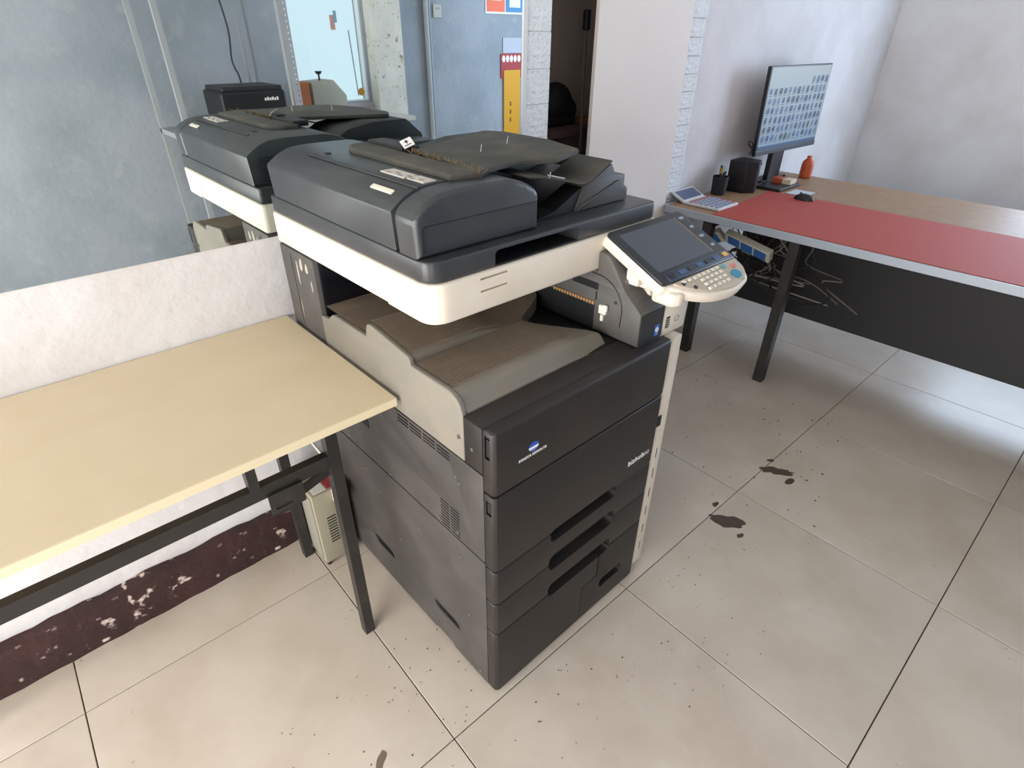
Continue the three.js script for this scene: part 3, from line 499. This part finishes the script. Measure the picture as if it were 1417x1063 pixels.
  mesh('start_key', cyl(0.0155, 0.0155, 0.005, 28).scale(1, 1, 0.85).rotateX(Math.PI / 2).translate(0.238, -0.235, 0.003), mat(0x2f86a8, 0.4), panel, 'large teal start key');
  mesh('stop_key', cyl(0.0075, 0.0075, 0.004, 20).scale(1.3, 1, 0.8).rotateX(Math.PI / 2).translate(0.258, -0.212, 0.003), mat(0xd08078, 0.45), panel, 'pinkish stop key');
  mesh('reset_key', cyl(0.0068, 0.0068, 0.004, 20).scale(1.2, 1, 0.9).rotateX(Math.PI / 2).translate(0.224, -0.203, 0.003), mat(0x6fa0ac, 0.45), panel, 'small pale blue key');
  mesh('green_mark', box(0.235, 0.25, -0.2575, -0.2535, 0.0015, 0.0025), mat(0x8aa878, 0.5), panel);
  // arm that carries the panel, with the cream cowl below its corner
  mesh('panel_arm', [rb(0.54, 0.66, 0.9, 1.03, -0.16, -0.06, 0.008), rb(0.52, 0.68, 0.985, 1.02, -0.15, -0.01, 0.01), rb(0.5, 0.545, 0.995, 1.03, -0.105, -0.07, 0.004)], beigePlastic, C);
  mesh('arm_joint', [rb(0.49, 0.53, 0.955, 1.005, -0.14, -0.095, 0.004)], mat(0x6a6c66, 0.5), C);
  mesh('panel_cowl', [exY(poly([[0.503, 0.035, 0.012], [0.503, -0.022, 0.015], [0.525, -0.034, 0.01], [0.556, -0.024, 0.012], [0.565, 0.035, 0.01]]), 0.972, 1.004, 0.008, 3, 6)], beigePlastic, C);
}

// ---------------------------------------------------------------- side table with black steel legs
{
  const t = thing('folding_table', 'pale wood-topped table with black steel legs against the white wall', 'table');
  mesh('tabletop', rb(-1.3, -0.012, 0.7735, 0.7945, -0.898, -0.32, 0.0015), tableWood, t);
  mesh('edge_band', [box(-1.3, -0.012, 0.7738, 0.793, -0.3202, -0.3188), box(-0.0122, -0.0108, 0.7738, 0.793, -0.897, -0.32)], tableEdge, t, 'cream edge band');
  for (const [x, z] of [[-0.15, -0.4], [-0.155, -0.785], [-1.1, -0.4], [-1.1, -0.785]]) mesh('leg', bar([x, 0, z], [x, 0.7735, z], 0.028, 0.028, V3(1, 0, 0)), blackSteel, t);
  mesh('rail', bar([-1.1, 0.65, -0.4], [-0.165, 0.65, -0.4], 0.022, 0.034), blackSteel, t);
  mesh('rail', bar([-0.16, 0.755, -0.78], [-0.16, 0.755, -0.41], 0.026, 0.03), blackSteel, t);
  mesh('rail', bar([-0.29, 0.575, -0.41], [-0.16, 0.612, -0.41], 0.006, 0.024), blackSteel, t);
  mesh('hinge_bracket', cut(exZ(poly([[-0.312, 0.585], [-0.235, 0.585], [-0.235, 0.64], [-0.312, 0.64]], 0.003), -0.386, -0.381), exZ(rect(-0.302, -0.262, 0.596, 0.606, 0.004), -0.4, -0.37)), blackSteel, t);
  mesh('upright', bar([-0.33, 0.66, -0.4], [-0.33, 0.7735, -0.4], 0.03, 0.02, V3(1, 0, 0)), blackSteel, t);
  mesh('brace', bar([-0.2, 0.77, -0.7], [-0.27, 0.66, -0.74], 0.03, 0.008), blackSteel, t);
  mesh('brace', bar([-0.17, 0.69, -0.72], [-0.3, 0.765, -0.72], 0.06, 0.008), blackSteel, t);
}
// voltage regulator box on the floor between the table legs
{
  const t = thing('voltage_regulator', 'beige metal regulator box with vents on the floor under the table', 'regulator');
  const bm = mat(0x98927f, 0.55);
  mesh('case', exZ(poly([[-0.132, 0.012], [-0.03, 0.012], [-0.03, 0.3], [-0.132, 0.3]], 0.008), -0.86, -0.69, 0.004), bm, t);
  mesh('front_plate', exX(poly([[0.7, 0.03], [0.85, 0.03], [0.85, 0.29], [0.7, 0.29]], 0.006), -0.136, -0.131, 0.002), mat(0x8c887c, 0.5), t);
  const v = []; for (let k = 0; k < 10; k++) v.push(box(-0.1, -0.07, 0.09 + k * 0.0115, 0.095 + k * 0.0115, -0.6905, -0.6895));
  mesh('vent_slots', v, blackPlastic, t).userData.kind = 'stuff';
  mesh('top_label', box(-0.12, -0.08, 0.3, 0.3015, -0.76, -0.7), mat(0xe4e2de, 0.6), t, 'white label');
  mesh('red_mark', box(-0.075, -0.045, 0.3, 0.302, -0.78, -0.7), mat(0x9c3030, 0.6), t, 'dark red label');
  for (const [x, z] of [[-0.12, -0.7], [-0.045, -0.7], [-0.12, -0.84], [-0.045, -0.84]]) mesh('foot', cyl(0.01, 0.008, 0.014, 12).translate(x, 0.007, z), blackPlastic, t);
  mesh('plug', [rb(-0.07, -0.042, 0.255, 0.305, -0.689, -0.66, 0.004), tube([[-0.056, 0.3, -0.675], [-0.06, 0.4, -0.7], [-0.08, 0.5, -0.8], [-0.06, 0.66, -0.86]], 0.004, 24, 6)], mat(0xd8d4cc, 0.5), t, 'white plug and cord');
}

// ---------------------------------------------------------------- tall board and alcove things
one('door_panel', 'tall plain pinkish beige board standing against the wall beside the desk', 'board', rb(1.4, 2.035, 0.0, 2.08, -1.018, -1.0, 0.002), doorBoard);
{
  const am = mat(0x54403c, 0.8);
  const t = thing('alcove_shelf', 'dark brown shelf unit inside the narrow alcove', 'shelf');
  mesh('shelf_board', rb(1.06, 2.1, 1.085, 1.115, -1.5, -1.25, 0.003), am, t);
  mesh('shelf_board', rb(1.06, 2.1, 0.95, 0.975, -1.5, -1.3, 0.003), am, t);
  mesh('side_board', rb(2.1, 2.13, 0, 1.5, -1.5, -1.25, 0.003), am, t);
  mesh('side_board', rb(1.06, 1.085, 0, 1.115, -1.5, -1.3, 0.003), am, t);
  one('cardboard_box', 'brown box under the dark alcove shelf', 'box', rb(1.62, 1.85, 0.9755, 1.075, -1.49, -1.32, 0.004), mat(0x6a5848, 0.85));
  one('shelf_bag', 'black lumpy bag on the dark alcove shelf', 'bag', [new THREE.SphereGeometry(0.09, 16, 12).scale(1.1, 1, 0.8).translate(1.62, 1.207, -1.42), new THREE.SphereGeometry(0.06, 14, 10).translate(1.69, 1.178, -1.42), rb(1.52, 1.7, 1.117, 1.16, -1.48, -1.35, 0.01)], mat(0x17161a, 0.7));
  one('orange_box', 'orange-brown packet on the dark alcove shelf', 'packet', rb(1.74, 1.85, 1.1155, 1.145, -1.4, -1.3, 0.003), mat(0x8a5a2c, 0.7));
  const b = thing('broom', 'thin pole with a black head standing in the alcove', 'broom');
  mesh('pole', bar([1.64, 0.0, -1.235], [1.6, 1.53, -1.235], 0.008, 0.008), mat(0x6a6660, 0.5), b);
  mesh('grip', [rb(1.586, 1.614, 1.5, 1.575, -1.249, -1.221, 0.008)], blackPlastic, b, 'black end grip');
}

// ---------------------------------------------------------------- desk and what lies on it
{
  const t = thing('office_desk', 'office desk with red mat, pale metal edge and black square legs', 'desk');
  mesh('desktop', rb(2.022, 3.3, 0.724, 0.75, -0.985, 1.25, 0.002), mat(0xffffff, 0.5, { map: tex(S, 0.6, (i) => mixc([160, 128, 98], [142, 110, 82], nB[i])) }), t);
  mesh('edge_band', [rb(2.014, 2.023, 0.718, 0.752, -0.985, 1.25, 0.002), rb(2.02, 3.3, 0.718, 0.752, -0.991, -0.984, 0.002)], mat(0xa8b0bc, 0.4), t, 'pale blue-grey edge strip');
  for (const [x, z] of [[2.045, -0.31], [2.045, -0.74], [2.045, 1.1], [3.25, -0.74], [3.25, 1.1]]) mesh('leg', bar([x, 0, z], [x, 0.72, z], 0.045, 0.045, V3(1, 0, 0)), blackSteel, t);
  mesh('rail', bar([2.06, 0.7, -0.74], [3.25, 0.7, -0.74], 0.03, 0.03), blackSteel, t);
  mesh('modesty_panel', rb(2.6, 2.62, 0.15, 0.72, -0.82, 1.08, 0.003), mat(0x1c1b1d, 0.6), t);
}
one('desk_mat', 'large dull red rubber mat on the desk', 'desk mat', exY(poly([[2.035, 0.735], [2.72, 0.775], [2.72, -0.7], [2.035, -0.7]], 0.006), 0.7502, 0.7522, 0.0005, 1), mat(0xac463c, 0.7));
{
  const t = thing('calculator', 'desktop calculator with raised screen lying at the desk corner', 'calculator');
  const cm = mat(0xd8d6da, 0.45);
  mesh('body', rb(2.1, 2.295, 0.7505, 0.764, -0.945, -0.735, 0.005), cm, t);
  const sc = join([rb(-0.0975, 0.0975, -0.006, 0.006, -0.045, 0.045, 0.004)]).applyMatrix4(new THREE.Matrix4().makeRotationX(0.42)).translate(2.198, 0.776, -0.975);
  mesh('screen_hood', sc, cm, t);
  mesh('screen', join([box(-0.085, 0.085, 0.0055, 0.0068, -0.034, 0.034)]).applyMatrix4(new THREE.Matrix4().makeRotationX(0.42)).translate(2.198, 0.776, -0.975), mat(0x56627e, 0.3), t, 'dark blue-grey display');
  const kA = mat(0x8c94ac, 0.5), kB = mat(0xa86a74, 0.5), kG = clean(rb(-0.0125, 0.0125, 0, 0.005, -0.0095, 0.0095, 0.002, 1));
  for (let r = 0; r < 6; r++) for (let k = 0; k < 6; k++) { const m = piece('key', kG, (k > 4 && r > 2) || r === 0 ? kB : kA, t); m.position.set(2.121 + k * 0.0305, 0.7635, -0.755 - (5 - r) * 0.029 + 0.0); }
}
{
  const t = thing('pen_holder', 'black mesh pen holder beside the calculator', 'pen holder');
  mesh('cup', new THREE.LatheGeometry([[0, 0.7505], [0.036, 0.7505], [0.038, 0.755], [0.042, 0.845], [0.04, 0.845], [0.036, 0.757], [0, 0.757]].map((p) => new THREE.Vector2(p[0], p[1])), 24).translate(2.43, 0, -0.93), mat(0x1a1b20, 0.5), t);
  const pen = (name, label, a, b, r, c, c2) => {
    const p = thing(name, label, 'pen', 'pens in the black holder');
    mesh('barrel', tube([a, [(a[0] + b[0]) / 2, (a[1] + b[1]) / 2, (a[2] + b[2]) / 2], b], r, 6, 8), mat(c, 0.4), p);
    const d = V3(b[0] - a[0], b[1] - a[1], b[2] - a[2]).normalize().multiplyScalar(0.03);
    mesh('cap', tube([b, [b[0] + d.x / 2, b[1] + d.y / 2, b[2] + d.z / 2], [b[0] + d.x, b[1] + d.y, b[2] + d.z]], r * 1.15, 4, 8), mat(c2, 0.4), p);
  };
  pen('marker_pen', 'yellow-banded marker leaning in the pen holder', [2.43, 0.76, -0.935], [2.402, 0.865, -0.92], 0.006, 0x2a2a2c, 0xb08a40);
  pen('marker_pen', 'pale green capped marker leaning in the pen holder', [2.435, 0.76, -0.92], [2.424, 0.87, -0.915], 0.0055, 0x30483c, 0x9cc8c0);
  pen('ballpoint_pen', 'dark pen with white tip leaning in the pen holder', [2.44, 0.76, -0.93], [2.456, 0.868, -0.92], 0.004, 0x22242c, 0xc8d8dc);
  const s = thing('scissors', 'black-handled scissors standing in the pen holder', 'scissors');
  mesh('handle', [new THREE.TorusGeometry(0.014, 0.004, 8, 20).scale(0.8, 1.3, 1).rotateY(0.6).translate(2.44, 0.874, -0.945), new THREE.TorusGeometry(0.014, 0.004, 8, 20).scale(0.8, 1.3, 1).rotateY(0.6).rotateZ(0).translate(2.46, 0.87, -0.95)], mat(0x1c1d24, 0.4), s);
  mesh('blade', bar([2.44, 0.76, -0.935], [2.45, 0.853, -0.938], 0.008, 0.002), metalGray, s);
}
{
  const t = thing('desk_speaker', 'small black desktop speaker between pen holder and monitor', 'speaker');
  mesh('cabinet', exY(poly([[2.53, 0.95, 0.01], [2.545, 0.85, 0.012], [2.6, 0.805, 0.02], [2.66, 0.83, 0.02], [2.655, 0.95, 0.01]]), 0.7505, 0.915, 0.006, 3, 8), mat(0x111015, 0.6), t);
  mesh('power_knob', cyl(0.006, 0.006, 0.006, 16).rotateX(Math.PI / 2).rotateY(0.2).translate(2.63, 0.9, -0.816), metalGray, t);
}
{
  const t = thing('monitor', 'black flat computer monitor showing a desktop full of icons', 'monitor');
  const M = new THREE.Group(); M.name = 'display'; M.position.set(2.672, 0.95, -0.882); M.rotation.y = -0.06; M.rotation.x = -0.03; t.add(M);
  mesh('housing', [rb(-0.006, 0.66, -0.028, 0.406, -0.022, 0.0, 0.004), rb(0.08, 0.58, 0.05, 0.34, -0.045, -0.018, 0.01)], mat(0x15161b, 0.35), M);
  mesh('chin', rb(-0.006, 0.66, -0.028, -0.003, -0.002, 0.003, 0.002), mat(0x2a3040, 0.3), M);
  const ct = canvasTex(768, 480, (x, w, h) => {
    const g = x.createLinearGradient(0, 0, 0, h); g.addColorStop(0, '#bcc9d0'); g.addColorStop(0.35, '#a9bccb'); g.addColorStop(1, '#88a6c4');
    x.fillStyle = g; x.fillRect(0, 0, w, h);
    let q = 5; const R = () => { q = (q * 16807) % 2147483647; return q / 2147483647; };
    for (let r = 0; r < 7; r++) for (let k = 0; k < 13; k++) {
      if (r === 0 && k < 9) continue;
      const X = 14 + k * 58 + R() * 4, Y = 60 + r * 56 + R() * 4;
      x.fillStyle = ['#24447c', '#1b3768', '#3f6196', '#15294c', '#5d7492', '#26374e'][Math.floor(R() * 6)]; x.fillRect(X, Y, 32 + R() * 14, 32 + R() * 8);
      x.fillStyle = '#dfe6ec'; x.fillRect(X + 4, Y + 4, 8, 6);
      x.fillStyle = '#33445c'; x.fillRect(X - 2, Y + 41, 34 + R() * 8, 4);
    }
    x.fillStyle = '#274a80'; x.fillRect(0, h - 20, w, 20);
  });
  const sg = new THREE.PlaneGeometry(0.646, 0.396).translate(0.327, 0.2, 0.0012);
  const scr = new THREE.Mesh(sg, new THREE.MeshStandardMaterial({ color: 0x0a0a0c, roughness: 0.5, emissive: 0xffffff, emissiveMap: ct, emissiveIntensity: 0.5 }));
  scr.name = 'screen'; scr.userData.label = 'lit screen with rows of blue icons'; M.add(scr);
  mesh('stand', [rb(2.93, 3.08, 0.7525, 0.95, -0.93, -0.9, 0.006), rb(2.85, 3.16, 0.7505, 0.764, -0.975, -0.89, 0.004)], mat(0x131217, 0.4), t);
  mesh('cable', tube([[2.67, 0.96, -0.905], [2.63, 0.985, -0.91], [2.625, 1.005, -0.905], [2.65, 0.99, -0.9], [2.655, 0.96, -0.9], [2.65, 0.932, -0.905], [2.668, 0.94, -0.91], [2.675, 0.97, -0.905]], 0.004, 50, 6), blackPlastic, t);
  const glow = new THREE.RectAreaLight(0xb4c8dc, 0.06, 0.62, 0.38); glow.position.set(3.0, 1.15, -0.85); glow.lookAt(3.03, 1.15, 1); glow.castShadow = true; scene.add(glow);
}
one('carton', 'small orange-red carton lying on the black tray', 'carton', [rb(2.86, 2.93, 0.766, 0.795, -0.84, -0.79, 0.002)], mat(0xb4502c, 0.6));
one('paper_packet', 'small cream packet beside the orange-red carton', 'packet', [rb(2.87, 2.95, 0.766, 0.792, -0.785, -0.735, 0.002)], mat(0xd8c8b0, 0.6));
one('tablet_tray', 'flat black tray lying before the monitor', 'tray', [rb(2.72, 2.98, 0.7525, 0.766, -0.88, -0.72, 0.004), box(2.719, 2.721, 0.757, 0.764, -0.875, -0.725)], mat(0x23252a, 0.4));
one('orange_bottle', 'orange plastic bottle at the monitor foot', 'bottle', [new THREE.LatheGeometry([[0, 0.7505], [0.032, 0.7505], [0.034, 0.76], [0.034, 0.82], [0.03, 0.845], [0.014, 0.86], [0.014, 0.875], [0, 0.875]].map((p) => new THREE.Vector2(p[0], p[1])), 20).translate(3.22, 0, -0.8)], mat(0xc0562c, 0.5));
one('note_pad', 'pale slip of paper lying beside the red mat', 'paper', box(2.73, 2.86, 0.7522, 0.7534, -0.69, -0.58), mat(0xc8d0d8, 0.7));
{
  const t = thing('computer_mouse', 'black computer mouse on the red mat', 'mouse');
  mesh('shell', new THREE.SphereGeometry(0.05, 20, 12, 0, Math.PI * 2, 0, Math.PI / 2).scale(0.62, 0.62, 1.05).translate(2.66, 0.7522, -0.56), mat(0x121216, 0.4), t);
  mesh('wheel', cyl(0.006, 0.006, 0.005, 14).rotateZ(Math.PI / 2).translate(2.66, 0.781, -0.582), mat(0x33343a, 0.5), t);
}
// power strips and cords hanging below the desk
{
  const white = mat(0xd2cdbd, 0.5), bl = mat(0x2f6ab0, 0.5);
  const strip = (label, p, rot, n, len) => {
    const t = thing('power_strip', label, 'power strip'); t.position.set(...p); t.rotation.set(...rot);
    mesh('body', rb(-0.018, 0.018, -0.035, 0.035, 0, len, 0.005), white, t);
    for (let k = 0; k < n; k++) mesh('socket', rb(-0.0205, -0.0175, -0.028, 0.028, 0.02 + k * (len - 0.03) / n, 0.012 + (k + 1) * (len - 0.03) / n, 0.002), bl, t, 'blue socket face');
    return t;
  };
  strip('white power strip with blue sockets hung under the desk edge', [2.17, 0.63, -0.7], [0.2, 0, 0.6], 3, 0.25);
  strip('short power strip hanging behind the larger one', [2.19, 0.57, -0.83], [-0.5, 0, 0.6], 1, 0.11);
  const t = thing('cable_bundle', 'tangle of dark and grey cords under the desk', 'cables');
  const cc = [0x1a191b, 0x2c2a2a, 0x6a645c, 0x222024, 0x8a8478];
  for (let k = 0; k < 22; k++) {
    const z0 = rr(-0.75, -0.35), pts = [];
    for (let q = 0; q < 6; q++) pts.push([rr(2.26, 2.44), q === 0 ? 0.7 : 0.64 - q * 0.055 + rr(-0.05, 0.05), z0 + q * rr(-0.03, 0.06) + rr(-0.05, 0.05)]);
    mesh('cord', tube(pts, rr(0.0025, 0.005), 40, 6), mat(cc[k % 5], 0.6), t);
  }
}

// ---------------------------------------------------------------- the far side of the room (seen in the mirror)
{
  one('window_notice', 'white printed strip standing below the bright window', 'notice', [box(1.92, 2.25, 0.9, 0.975, 2.385, 2.398)], mat(0xb8b4bc, 0.6));
  struct('trim_3', box(2.255, 2.53, 0, 2.8, 2.28, 2.4), peelWall, 'flaking whitewashed pier on the far wall', 'pier');
}
{
  const p = thing('wall_pipe', 'grey vertical conduit running up the blue-grey wall', 'pipe');
  mesh('conduit', [cyl(0.022, 0.022, 2.78, 14).translate(2.85, 1.4, 2.37), cyl(0.012, 0.012, 2.78, 10).translate(2.895, 1.4, 2.385)], mat(0xa4a6aa, 0.5), p);
  const s = thing('wall_socket', 'beige electrical socket on the blue-grey wall beside the conduit', 'socket');
  mesh('plate', rb(2.945, 3.035, 1.6, 1.7, 2.388, 2.402, 0.004), mat(0xb0aea4, 0.5), s);
  mesh('pin_holes', [box(2.975, 2.98, 1.66, 1.675, 2.387, 2.389), box(3.0, 3.005, 1.66, 1.675, 2.387, 2.389)], blackPlastic, s);
  const po = thing('payment_poster', 'orange and blue notice with white frames high on the blue-grey wall', 'poster');
  mesh('backing', box(3.55, 4.05, 1.645, 2.0, 2.392, 2.399), mat(0xe6e6e2, 0.5), po);
  mesh('orange_field', box(3.565, 3.79, 1.66, 1.99, 2.389, 2.393), mat(0xe85a28, 0.5), po);
  mesh('blue_field', box(3.805, 4.04, 1.66, 1.99, 2.389, 2.393), mat(0x2478a8, 0.5), po);
  mesh('white_window', [box(3.615, 3.74, 1.75, 1.95, 2.387, 2.39), box(3.85, 3.99, 1.7, 1.95, 2.387, 2.39)], mat(0xdde6ea, 0.5), po);
  const y = thing('yellow_banner', 'narrow mustard yellow paper strip hanging below the dark red card', 'banner');
  mesh('sheet', box(3.775, 4.0, 0.55, 1.17, 2.384, 2.3885), mat(0xd89a1c, 0.7), y);
  mesh('characters', [0, 1, 2].map((k) => [box(3.85, 3.88, 0.7 + k * 0.075, 0.706 + k * 0.075, 2.382, 2.385), box(3.85, 3.88, 0.72 + k * 0.075, 0.726 + k * 0.075, 2.382, 2.385), box(3.862, 3.868, 0.69 + k * 0.075, 0.735 + k * 0.075, 2.382, 2.385)]).flat(), mat(0x4a3010, 0.7), y);
  const r = thing('red_packet', 'dark red card with a row of white ovals above the yellow strip', 'card');
  mesh('card', box(3.74, 4.02, 1.1, 1.315, 2.39, 2.398).translate(0, 0.0, 0.0005), mat(0xa02024, 0.6), r);
  mesh('white_ovals', [...Array(5)].map((_, k) => cyl(0.02, 0.02, 0.003, 16).scale(1, 1, 1.5).rotateX(Math.PI / 2).translate(3.775 + k * 0.052, 1.27, 2.39)), whiteInk, r);
  one('plastic_sleeve', 'greyish lilac plastic sleeve pinned above the red card', 'sleeve', box(3.77, 4.02, 1.32, 1.45, 2.394, 2.399), mat(0x9a98a8, 0.3));
}
{
  // work table under the printer
  const t = thing('work_bench', 'plain white work bench along the far wall', 'bench');
  mesh('bench_top', rb(1.3, 2.2, 0.9, 0.93, 1.67, 2.37, 0.003), mat(0xc8c4bc, 0.6), t);
  for (const [x, z] of [[1.35, 1.72], [2.15, 1.72], [1.35, 2.32], [2.15, 2.32]]) mesh('leg', bar([x, 0, z], [x, 0.9, z], 0.04, 0.04, V3(1, 0, 0)), mat(0x8a8a88, 0.5), t);
  const p = thing('desk_printer', 'black desktop laser printer on the slotted rack shelf', 'printer');
  mesh('body', rb(0.78, 1.205, 0.932, 1.16, 1.71, 2.05, 0.02, 3), mat(0x17181b, 0.5), p);
  mesh('lid', rb(0.8, 1.19, 1.155, 1.185, 1.72, 2.04, 0.01), mat(0x222327, 0.5), p);
  mesh('lettering', [...Array(6)].map((_, q) => box(1.055 + q * 0.016, 1.066 + q * 0.016, 1.1, 1.114 + (q % 2) * 0.005, 1.708, 1.711)), whiteInk, p, 'small blurred white lettering').userData.kind = 'stuff';
  const c = thing('creasing_machine', 'beige slope-topped office machine with black knob on the work bench', 'machine');
  mesh('body', exZ(poly([[1.555, 0.932], [1.83, 0.932], [1.83, 1.07], [1.735, 1.178], [1.555, 1.168]], 0.01), 2.05, 2.25, 0.006), mat(0xa8a69a, 0.6), c);
  mesh('knob', [cyl(0.007, 0.007, 0.05, 10).translate(1.655, 1.195, 2.12), cyl(0.028, 0.016, 0.02, 16).translate(1.655, 1.225, 2.12)], blackPlastic, c, 'black turning knob');
  one('orange_folder', 'orange-brown box file beside the slope-topped machine', 'box file', [rb(1.452, 1.54, 0.932, 1.17, 2.06, 2.24, 0.004)], mat(0xb06844, 0.7));
  const k = thing('slotted_rack', 'silver slotted-angle shelf rack upright by the printer', 'rack');
  const holes = [];
  const up = rect(1.205, 1.262, 0.0, 2.3);
  for (let q = 0; q < 40; q++) up.holes.push(rect(1.243, 1.249, 0.96 + q * 0.032, 0.97 + q * 0.032, 0.002));
  mesh('upright', [exZ(up, 1.6, 1.603), box(1.205, 1.208, 0, 2.3, 1.6, 1.65)], mat(0xb4b6bc, 0.45, { metalness: 0.4 }), k);
  mesh('upright', [bar([1.127, 0, 2.1], [1.127, 2.3, 2.1], 0.03, 0.012, V3(1, 0, 0))], mat(0x9ea0a4, 0.45, { metalness: 0.4 }), k);
  mesh('upright', [bar([1.2, 0, 2.15], [1.2, 2.3, 2.15], 0.035, 0.012, V3(1, 0, 0))], mat(0x9ea0a4, 0.45, { metalness: 0.4 }), k);
  mesh('rack_shelf', [box(0.5, 1.26, 0.9, 0.93, 1.603, 2.2), box(0.5, 1.26, 2.2, 2.23, 1.603, 2.2), box(0.5, 0.53, 0, 2.23, 1.603, 1.63), box(0.5, 0.53, 0, 2.23, 2.17, 2.2)], mat(0x9ea0a4, 0.5), k);
  one('hanging_cable', 'black cord hanging down beside the slotted rack', 'cord', tube([[1.06, 2.2, 2.23], [1.07, 1.8, 2.23], [1.1, 1.5, 2.23], [1.08, 1.3, 2.23], [1.11, 1.15, 2.23], [1.09, 0.5, 2.24]], 0.006, 40, 6), blackPlastic);
}

renderer.render(scene, camera);
